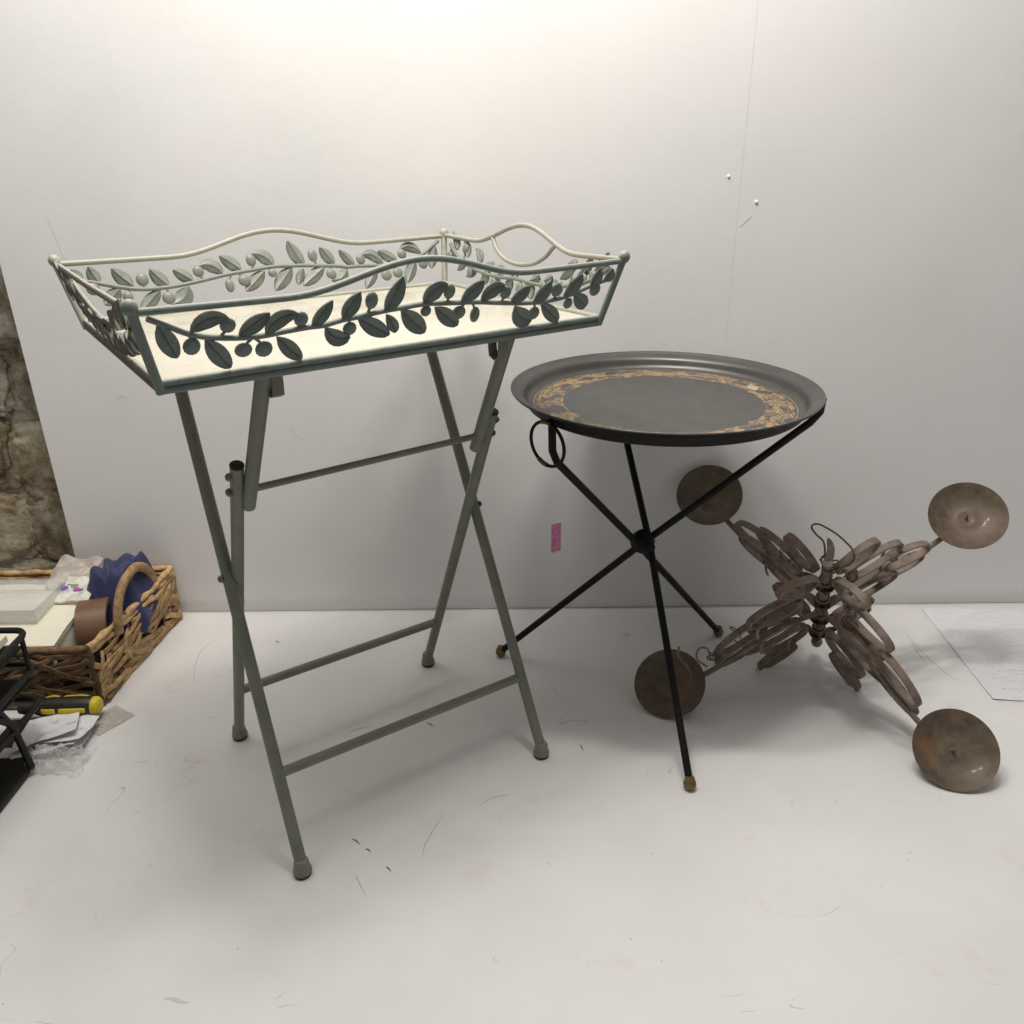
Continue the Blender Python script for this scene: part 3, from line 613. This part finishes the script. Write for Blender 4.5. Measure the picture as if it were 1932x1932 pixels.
def weave(a0, a1, b0, b1, m, count, out, lim=1.0):
    """a: bottom corners, b: top corners; strands slant along the side"""
    L = (a1 - a0).length
    for i in range(count):
        u0 = rs.uniform(-.05, .95); v0 = rs.uniform(.08, .84); du = rs.uniform(.05, .15) / L * (1 if rs.random() < .75 else .35); dv = rs.choice((-1, 1)) * rs.uniform(.05, .55)
        u1 = min(1, u0 + du); u0 = max(0, u0); v1 = min(.84, max(.06, v0 + dv))
        if u1 - u0 < .02: continue
        pa = a0.lerp(a1, u0).lerp(b0.lerp(b1, u0), v0); pb = a0.lerp(a1, u1).lerp(b0.lerp(b1, u1), v1)
        k = 6; P = []; ph = rs.uniform(0, 6); o = rs.uniform(-.002, .005)
        for j in range(k + 1):
            t = j / k; P.append(pa.lerp(pb, t) - BO + out * (o + .005 * math.sin(math.pi * t)) + Vector((0, 0, .004 * math.sin(t * 5 + ph))))
        wd = rs.uniform(.0065, .0105); V, F = sweep(P, rrect(.0036, wd, .0012), side=out); pyd('strand', V, F, m, bk, True, 40)
weave(Fb, Bb, Ft, Bt, WICK, 58, Vector((1, 0, 0)))
weave(Lfb, Fb, Lft, Ft, WICKSH, 74, Vector((0, -1, 0)))
weave(Bb, Lbb, Bt, Lbt, WICK, 26, Vector((0, 1, 0)))
# uprights and floor inside
for t in (.2, .4, .6, .8):
    rope('stake', Fb.lerp(Bb, t), Ft.lerp(Bt, t), .003, WICKSH); rope('stake', Lfb.lerp(Fb, t), Lft.lerp(Ft, t), .003, WICKSH)
GAPSH = mat('gap_shade', (.012, .012, .014), (.022, .021, .022), 30, .85)  # near-black sheets added to stand for the shade behind the wicker gaps
for lo, hi in (((-.700, 1.118, .012), (-.698, 1.346, .088)), ((-1.045, 1.116, .012), (-.702, 1.118, .084))): box('gap_shade_sheet', tuple(Vector(lo) - BO), tuple(Vector(hi) - BO), GAPSH, bk)
box('base_mat', (-1.055 - BO.x, 1.098 - BO.y, .003), (-.668 - BO.x, 1.358 - BO.y, .010), WICKSH, bk, .001)
# arched handle
H = [(-.664, 1.166, .092), (-.663, 1.170, .118), (-.663, 1.184, .142), (-.663, 1.207, .160), (-.662, 1.236, .168), (-.661, 1.264, .166), (-.660, 1.289, .150), (-.659, 1.304, .126), (-.658, 1.308, .096)]
V, F = sweep(smooth_pts([Vector(p) - BO for p in H], 6), [(x * 1.0, y) for x, y in rrect(.0125, .0165, .004)], side=Vector((1, 0, 0)))
pyd('handle', V, F, WICK, bk, True, 60)
PAPC = mat('cream_paper', (.70, .67, .53), (.76, .73, .60), 5, .6); PAPW = mat('white_paper', (.72, .72, .74), (.78, .78, .79), 6, .6)
# pads and sheets in the basket
def sheet(name, pts, mat_, parent=None, thick=.0012, nx=10, ny=10, curl=None, seed=0.0, rough=.002):
    """pts: 4 corners; bilinear sheet with light waves, real thickness"""
    a, b, c, d = [Vector(p) for p in pts]; V = []; F = []
    for s in (0, 1):
        for j in range(ny + 1):
            for i in range(nx + 1):
                u, v = i / nx, j / ny; p = a.lerp(b, u).lerp(d.lerp(c, u), v)
                z = rough * noise.noise(Vector((u * 3 + seed, v * 3, seed))) + (curl(u, v) if curl else 0)
                V.append((p.x, p.y, p.z + z - s * thick))
    m = (nx + 1) * (ny + 1); w1 = nx + 1
    for j in range(ny):
        for i in range(nx):
            q = [j * w1 + i, j * w1 + i + 1, (j + 1) * w1 + i + 1, (j + 1) * w1 + i]; F.append(q); F.append([m + k for k in q[::-1]])
    bd = [i for i in range(w1)] + [j * w1 + nx for j in range(1, ny + 1)] + [ny * w1 + i for i in range(nx - 1, -1, -1)] + [j * w1 for j in range(ny - 1, 0, -1)]
    for x, y in zip(bd, bd[1:] + bd[:1]): F.append([x, m + x, m + y, y])
    return pyd(name, V, F, mat_, parent, True, 40)
pad = thing('paper_pad', 'thick cream paper pad lying on top of the basket load', 'paper pad', (-.80, 1.19, .07)); PO = Vector((-.80, 1.19, .07))
def rel(pts, o): return [tuple(Vector(p) - o) for p in pts]
box('page_block', (-.13, -.083, -.058), (.052, .10, .0285), PAPC, pad, .001)
for k in range(5):
    dz = .031 + k * .0022; e = rs.uniform(-.003, .003)
    sheet('page', rel([(-.925 + e, 1.106 + e, .07 + dz), (-.742 + e * .3, 1.108, .07 + dz - .002), (-.752, 1.288 + e, .078 + dz), (-.93, 1.292, .078 + dz)], PO), PAPC, pad, .0014, 12, 10, seed=k * 3.1, rough=.003)
tape = thing('packing_tape_roll', 'brown packing tape roll standing beside the arched basket handle', 'tape', (-.7255, 1.214, .0745))
TAPE = mat('brown_tape', (.145, .075, .042), (.18, .095, .055), 30, .4); CORE = mat('grey_card_core', (.20, .18, .16), (.28, .26, .23), 60, .8)
qx = Vector((.965, .26, .0)).to_track_quat('Z', 'Y')
lathe('tape_body', [(.0415, -.0245), (.0492, -.0245), (.0500, -.0238), (.0500, .0238), (.0492, .0245), (.0415, .0245), (.0415, -.0245)], TAPE, tape, 48, (0, 0, 0), qx)
lathe('core', [(.0395, -.0240), (.0416, -.0240), (.0416, .0240), (.0395, .0240), (.0395, -.0240)], CORE, tape, 40, (0, 0, 0), qx)
# blue cloth
def blue_mat():
    m, nt, b = nt_new('blue_fabric'); co = coords(nt)
    nt.links.new(ramp(nt, noisen(nt, co, 25, 5), [(.3, (.010, .012, .055)), (.7, (.022, .026, .105))]), b.inputs['Base Color']); b.inputs['Roughness'].default_value = .75
    b.inputs['Sheen Weight'].default_value = .15
    bump(nt, b, noisen(nt, co, 500, 2), .3, .0006); return m
V = []; F = []; nu, nv = 46, 30
for j in range(nv + 1):
    for i in range(nu + 1):
        u, v = i / nu, j / nv
        x = -.768 + .118 * u + .008 * noise.noise(Vector((u * 4, v * 4, 2))); y = 1.225 + .115 * v
        e = min(1, 4.5 * min(u, 1 - u) + .05) ** .6 * min(1, 4.5 * min(v, 1 - v) + .02) ** .6
        top_ = .092 + .062 * (.45 + .55 * u) + .018 * math.sin(v * 2.6)
        fold = abs(noise.noise(Vector((u * 4.2 + v * 2.6, v * 2.4, .4)))) * .018 + .006 * abs(math.sin(u * 13 + v * 5 + 2 * noise.noise(Vector((u * 2, v * 2, 5)))))
        V.append((x + .769 - .0, y - 1.28, .05 + (top_ - .05 + fold) * e - .09))
for j in range(nv):
    for i in range(nu): a = j * (nu + 1) + i; F.append([a, a + 1, a + nu + 2, a + nu + 1])
bd = list(range(nu + 1)) + [j * (nu + 1) + nu for j in range(1, nv + 1)] + [nv * (nu + 1) + i for i in range(nu - 1, -1, -1)] + [j * (nu + 1) for j in range(nv - 1, 0, -1)]
F.append(bd[::-1])
cl = pyd('blue_cloth', V, F, blue_mat(), None, True, 80); cl.location = (-.769, 1.28, .09)
tag(cl, 'crumpled dark blue cloth stuffed in the back corner of the basket', 'cloth')
# plastic pouches and boxes among the load
def film(name, col, alpha, rough=.18, bs=60, prt=False):
    m, nt, b = nt_new(name); co = coords(nt)
    b.inputs['Base Color'].default_value = (*col, 1); b.inputs['Roughness'].default_value = rough
    a = ramp(nt, noisen(nt, co, bs, 5, .65), [(.3, alpha * .55), (.7, min(1, alpha * 1.4))])
    if prt:
        v = N(nt, 'ShaderNodeTexVoronoi', i_Scale=75.0); nt.links.new(co, v.inputs['Vector'])
        sx = N(nt, 'ShaderNodeSeparateXYZ'); nt.links.new(co, sx.inputs[0])
        hs = N(nt, 'ShaderNodeHueSaturation', i_Saturation=.85, i_Value=.5); nt.links.new(v.outputs['Color'], hs.inputs['Color'])
        band = mathn(nt, 'MULTIPLY', mathn(nt, 'GREATER_THAN', sx.outputs[1], -.012), mathn(nt, 'LESS_THAN', sx.outputs[1], .012))
        band = mathn(nt, 'MULTIPLY', band, mathn(nt, 'LESS_THAN', v.outputs['Distance'], .5))
        nt.links.new(mixc(nt, band, col, hs.outputs[0]), b.inputs['Base Color']); a = mathn(nt, 'MAXIMUM', a, band)
    nt.links.new(a, b.inputs['Alpha'])
    bump(nt, b, noisen(nt, co, bs * 1.5, 6, .7), .5, .002); return m
FILM = film('clear_film', (.80, .80, .78), .24, .12, 8); FILMG = film('grey_film', (.52, .47, .41), .75); FILMP = film('printed_film', (.78, .77, .72), .8, prt=True); FILMZ = film('zip_film', (.62, .59, .54), .45)
def loose(name, pts, m, label, cat, thick=.0008, curl=None, seed=0, rough=.006, nx=16, ny=14, group=None):
    o = sum((Vector(p) for p in pts), Vector()) / 4
    s = sheet(name, rel(pts, o), m, None, thick, nx, ny, curl, seed, rough); s.location = o
    return tag(s, label, cat, group)
loose('printed_pouch', [(-.795, 1.222, .122), (-.738, 1.225, .123), (-.742, 1.285, .134), (-.80, 1.288, .136)], FILMP, 'small white pouch with red green and blue print lying on the cream pad', 'pouch', .003, None, 2, .004)
loose('grey_pouch', [(-.835, 1.270, .126), (-.765, 1.272, .126), (-.765, 1.350, .140), (-.845, 1.352, .142)], FILMG, 'crumpled grey brown plastic pouch at the back of the basket', 'pouch', .010, None, 5, .014)
pb = thing('clear_plastic_box', 'clear plastic lidded box on the cream pad in the basket', 'box', (-.875, 1.21, .119)); 
for nm, lo, hi in (('base_tray', (-.075, -.045, -.004), (.078, .055, .0)), ('lid', (-.080, -.050, .020), (.083, .060, .023)), ('side_front', (-.078, -.048, 0), (.080, -.046, .020)), ('side_back', (-.078, .056, 0), (.080, .058, .020)), ('side_end', (.078, -.046, 0), (.080, .056, .020))):
    box(nm, lo, hi, FILM, pb, .0006)
# ------------------------------------------------------------------ black letter rack at the left edge
RK = mat('black_wire_enamel', (.008, .008, .008), (.014, .014, .013), 60, .45, spec=.25)
rk = thing('letter_rack', 'black metal letter rack with tiers and bent rod supports', 'letter rack', (-.83, .85, 0)); RO = Vector((-.83, .85, 0))
def rod(name, pts, r=.0042, closed=False): return tube(name, [Vector(p) - RO for p in pts], r, RK, rk, 8, closed)
def rring(x0, x1, y0, y1, z, z2, c=.018):
    P = []
    for (cx, cy, a0) in ((x1 - c, y1 - c, 0), (x0 + c, y1 - c, 90), (x0 + c, y0 + c, 180), (x1 - c, y0 + c, 270)):
        for k in range(0, 91, 15):
            a = R(a0 + k); y = cy + c * math.sin(a); P.append((cx + c * math.cos(a), y, z + (z2 - z) * (y1 - y) / (y1 - y0)))
    return P
rod('tier_rim', rring(-.96, -.704, .70, 1.006, .199, .190), .0046, True); rod('tier_rim', rring(-.96, -.704, .70, 1.004, .142, .137), .0046, True); rod('tier_rim', rring(-.96, -.704, .70, .992, .088, .084), .0040, True)
for z, y1 in ((.190, .998), (.133, .996)):
    box('tier_floor', (-.952 - RO.x, .708 - RO.y, z - .014), (-.712 - RO.x, y1 - RO.y, z - .012), RK, rk)
for sx in (-.704, -.955):
    rod('support', [(sx, .900, .137), (sx, .912, .110), (sx, .921, .084), (sx, .925, .050), (sx, .930, .014)], .0050)
    rod('support', [(sx, .990, .090), (sx, .952, .085), (sx, .921, .080)], .0044); rod('support', [(sx, .925, .092), (sx, .900, .120), (sx, .880, .137)], .0044)
    rod('support', [(sx, .985, .142), (sx, .987, .17), (sx, .988, .199)], .0036); rod('support', [(sx, .74, .012), (sx, .74, .10), (sx, .74, .19)], .0044)
box('base_plate', (-.965 - RO.x, .66 - RO.y, .001), (-.708 - RO.x, .954 - RO.y, .012), RK, rk, .003)
loose('rack_papers', [(-.94, .72, .196), (-.722, .72, .196), (-.722, .985, .204), (-.94, .985, .204)], PAPC, 'cream papers lying in the top tier of the black letter rack', 'papers', .010, None, 8, .004)
# ------------------------------------------------------------------ screwdriver, papers, bags
sd = thing('screwdriver', 'black screwdriver handle with yellow grips and yellow end cap', 'screwdriver', (-.712, 1.058, .024), R(2))
BP = mat('black_plastic', (.016, .016, .016), (.024, .024, .023), 50, .45); YP = mat('yellow_plastic', (.55, .42, .012), (.66, .52, .02), 40, .42)
qz = Vector((1, 0, 0)).to_track_quat('Z', 'Y')
lathe('handle', [(0, -.075), (.0090, -.075), (.0105, -.068), (.0085, -.058), (.0115, -.048), (.0150, -.036), (.0162, -.015), (.0165, .020), (.0160, .036), (.0150, .040), (0, .040)], BP, sd, 24, (0, 0, 0), qz)
lathe('end_cap', [(.0140, .038), (.0152, .040), (.0150, .046), (.0110, .0505), (0, .052)], YP, sd, 24, (0, 0, 0), qz)
for a in (170, 290, 50):
    for x0, x1 in ((-.034, -.013), (-.009, .034)):
        d = Vector((0, math.cos(R(a)), math.sin(R(a)))); t = Vector((1, 0, 0)).cross(d)
        V, F = sweep([Vector((x0 + (x1 - x0) * k / 6, 0, 0)) + d * (.0152 + .0012 * math.sin(math.pi * k / 6) + (-.0012 if k in (0, 6) else 0)) for k in range(7)], rrect(.0085, .0036, .0013), side=t)
        pyd('grip_inlay', V, F, YP, sd, True, 50)
lathe('shaft', [(.0035, -.16), (.0035, -.07)], STEEL, sd, 10, (0, 0, 0), qz)
def inv_mat():
    m, nt, b = nt_new('printed_slip'); co = coords(nt)
    w_ = N(nt, 'ShaderNodeTexNoise', i_Scale=60.0, i_Detail=3.0); nt.links.new(co, w_.inputs['Vector'])
    col = ramp(nt, w_.outputs[0], [(.50, (.74, .74, .76)), (.60, (.72, .72, .745)), (.70, (.50, .50, .58))])
    nt.links.new(col, b.inputs['Base Color']); b.inputs['Roughness'].default_value = .6; return m
SLIP = inv_mat()
for k, (dx, dy, z, rz) in enumerate(((0, 0, .004, 0), (-.010, -.008, .008, .12), (.004, .006, .012, -.10), (-.016, .004, .016, .22))):
    c, s = math.cos(rz), math.sin(rz)
    pts = [(-.742, .962), (-.652, .970), (-.664, 1.040), (-.75, 1.040)]
    pts = [(-.70 + (x + .70) * c - (y - 1.0) * s + dx, 1.0 + (x + .70) * s + (y - 1.0) * c + dy, z) for x, y in pts]
    loose('paper_slip', pts, SLIP, ('lowest white printed slip of the curled pile beside the letter rack', 'white printed slip second from the bottom of the curled pile beside the rack', 'white printed slip just under the top one of the curled pile', 'topmost white printed slip of the curled pile beside the letter rack')[k], 'paper', .0008, lambda u, v, k=k: .010 * (1 - v) ** 2 * (.3 + u) + .003 * k * u, k * 2.7, .004, 14, 12, 'curled paper slips beside the rack')
loose('folded_card', [(-.80, .99, .004), (-.735, .99, .004), (-.735, 1.05, .006), (-.80, 1.05, .006)], mat('black_card', (.012, .011, .011), (.03, .025, .024), 30, .5), 'dark folded card under the screwdriver', 'card', .003, None, 4, .002)
bagm = film('crinkled_bag', (.86, .87, .86), .24, .10, 70)
V = []; F = []; nu, nv = 40, 30
for j in range(nv + 1):
    for i in range(nu + 1):
        u, v = i / nu * 2 - 1, j / nv * 2 - 1; rr = min(1, math.hypot(u, v))
        h = max(0, 1 - rr ** 2.2) ** .6
        z = .001 + h * (.016 + .026 * abs(noise.noise(Vector((u * 2.6, v * 2.6, 1)))) + .010 * noise.noise(Vector((u * 8, v * 7, 3))))
        k = 1 + .16 * noise.noise(Vector((u * 2, v * 2, 9)))
        V.append((u * .050 * k, v * .030 * k + .010 * noise.noise(Vector((u * 3, 0, 5))), max(.0012, z)))
for j in range(nv):
    for i in range(nu): a = j * (nu + 1) + i; F.append([a, a + 1, a + nu + 2, a + nu + 1])
bag = pyd('plastic_bag', V, F, bagm, None, True); bag.location = (-.687, .957, 0); so = bag.modifiers.new('thickness', 'SOLIDIFY'); so.thickness = .0004; so.offset = 0
tag(bag, 'crumpled clear plastic bag on the worktop in front of the paper slips', 'plastic bag')
loose('zip_bag', [(-.692, 1.040, .0026), (-.648, 1.014, .0018), (-.612, 1.064, .0022), (-.655, 1.090, .003)], FILMZ, 'small flat see-through zip bag poking out below the yellow screwdriver cap', 'zip bag', .0009, None, 3, .0012)
# ------------------------------------------------------------------ papers at the right, note on the wall, crumbs
def form_mat(dense):
    m, nt, b = nt_new('handwritten_form'); co = coords(nt)
    sp = N(nt, 'ShaderNodeSeparateXYZ'); nt.links.new(co, sp.inputs[0])
    y = sp.outputs[1]
    ln = mathn(nt, 'FRACT', mathn(nt, 'MULTIPLY', y, 95)); inl = mathn(nt, 'LESS_THAN', mathn(nt, 'ABSOLUTE', mathn(nt, 'SUBTRACT', ln, .5)), .26)
    mp = N(nt, 'ShaderNodeMapping'); mp.inputs['Scale'].default_value = (260, 420, 1); nt.links.new(co, mp.inputs[0])
    ink = mathn(nt, 'GREATER_THAN', noisen(nt, mp.outputs[0], 1, 2), .52)
    mp2 = N(nt, 'ShaderNodeMapping'); mp2.inputs['Scale'].default_value = (22, 60, 1); nt.links.new(co, mp2.inputs[0])
    para = mathn(nt, 'GREATER_THAN', noisen(nt, mp2.outputs[0], 1, 2), .50)
    mg = mathn(nt, 'GREATER_THAN', sp.outputs[0], -.086)
    t = mathn(nt, 'MULTIPLY', mathn(nt, 'MULTIPLY', mathn(nt, 'MULTIPLY', inl, ink), mathn(nt, 'MULTIPLY', para, mg)), .38)
    hand = mathn(nt, 'MULTIPLY', mathn(nt, 'LESS_THAN', y, -.01), .85)
    icol = mixc(nt, hand, (.34, .34, .38), (.16, .18, .42))
    col = mixc(nt, t, (.70, .70, .72), icol)
    nt.links.new(col, b.inputs['Base Color']); b.inputs['Roughness'].default_value = .55; return m
loose('form_sheet', [(.779, 1.080, .0018), (.990, 1.062, .0018), (1.006, 1.357, .0018), (.797, 1.370, .0018)], form_mat(1), 'white form with lines of print and blue handwriting lying against the wall', 'paper', .0004, lambda u, v: .02 * max(0, .22 - u) * max(0, .30 - v), 1, .0012)
#loose('blank_sheet', [(.740, 1.100, .0009), (.95, 1.085, .0008), (.962, 1.368, .0008), (.752, 1.374, .0009)], PAPW, 'plain white sheet lying half under the handwritten form', 'paper', .0003, None, 6, .0004)
def pink():
    m, nt, b = nt_new('pink_slip'); co = coords(nt)
    col = ramp(nt, noisen(nt, co, 120, 2), [(.45, (.64, .24, .40)), (.6, (.52, .17, .31))]); nt.links.new(col, b.inputs['Base Color']); b.inputs['Roughness'].default_value = .7; return m
s = pyd('pink_sticker', [(x, -t, z) for t in (.0006, 0) for x, z in ((-.0085, -.0305), (.0090, -.026), (.0092, .0318), (-.0088, .0268))], [[0, 1, 2, 3], [7, 6, 5, 4], [0, 4, 5, 1], [1, 5, 6, 2], [2, 6, 7, 3], [3, 7, 4, 0]], pink(), None, False)
s.location = (.081, YW - .0002, .158); tag(s, 'small pink sticker slip stuck on the white wall between the stands', 'sticker')
CR = mat('dark_splinter', (.16, .12, .09), (.26, .20, .15), 200, .8)
def crumb(p, q, r=.0007):
    a, b = Vector(p), Vector(q); o = (a + b) / 2
    P = [a - o, (a - o).lerp(b - o, .4) + Vector((.0006, .0008, .0004)), b - o]
    t = tube('wood_splinter', P, r, CR, None, 6, scale=[.5, 1.1, .4]); t.location = o + Vector((0, 0, r))
    tag(t, 'tiny dark wood splinter lying on the white worktop', 'splinter', 'splinters scattered on the worktop')
for px in SPL: crumb(*px)
# pencil and scuff marks on the worktop and the wall: hair-thin dark lines
MARK = mat('graphite_mark', (.40, .39, .38), (.52, .51, .50), 120, .7)
def mark(parent, P, w, off):
    P = smooth_pts([Vector(p) for p in P], 5); n = len(P); V = []; F = []
    for i, p in enumerate(P):
        t = (P[min(n - 1, i + 1)] - P[max(0, i - 1)]).normalized(); s_ = t.cross(off).normalized(); k = w * (.35 + .65 * math.sin(math.pi * (i + .4) / n))
        V += [p + off * .0003 + s_ * k, p + off * .0003 - s_ * k]
    for i in range(n - 1): F.append([2 * i, 2 * i + 1, 2 * i + 3, 2 * i + 2])
    return pyd('pencil_mark', V, F, MARK, parent, False)
for P in MARKS: mark(top, P, .00055, Vector((0, 0, 1)))
MARK = mat('wall_scuff', (.60, .59, .58), (.68, .67, .66), 120, .7)
for P in WMARKS: mark(wall, P, .0006, Vector((0, -1, 0)))
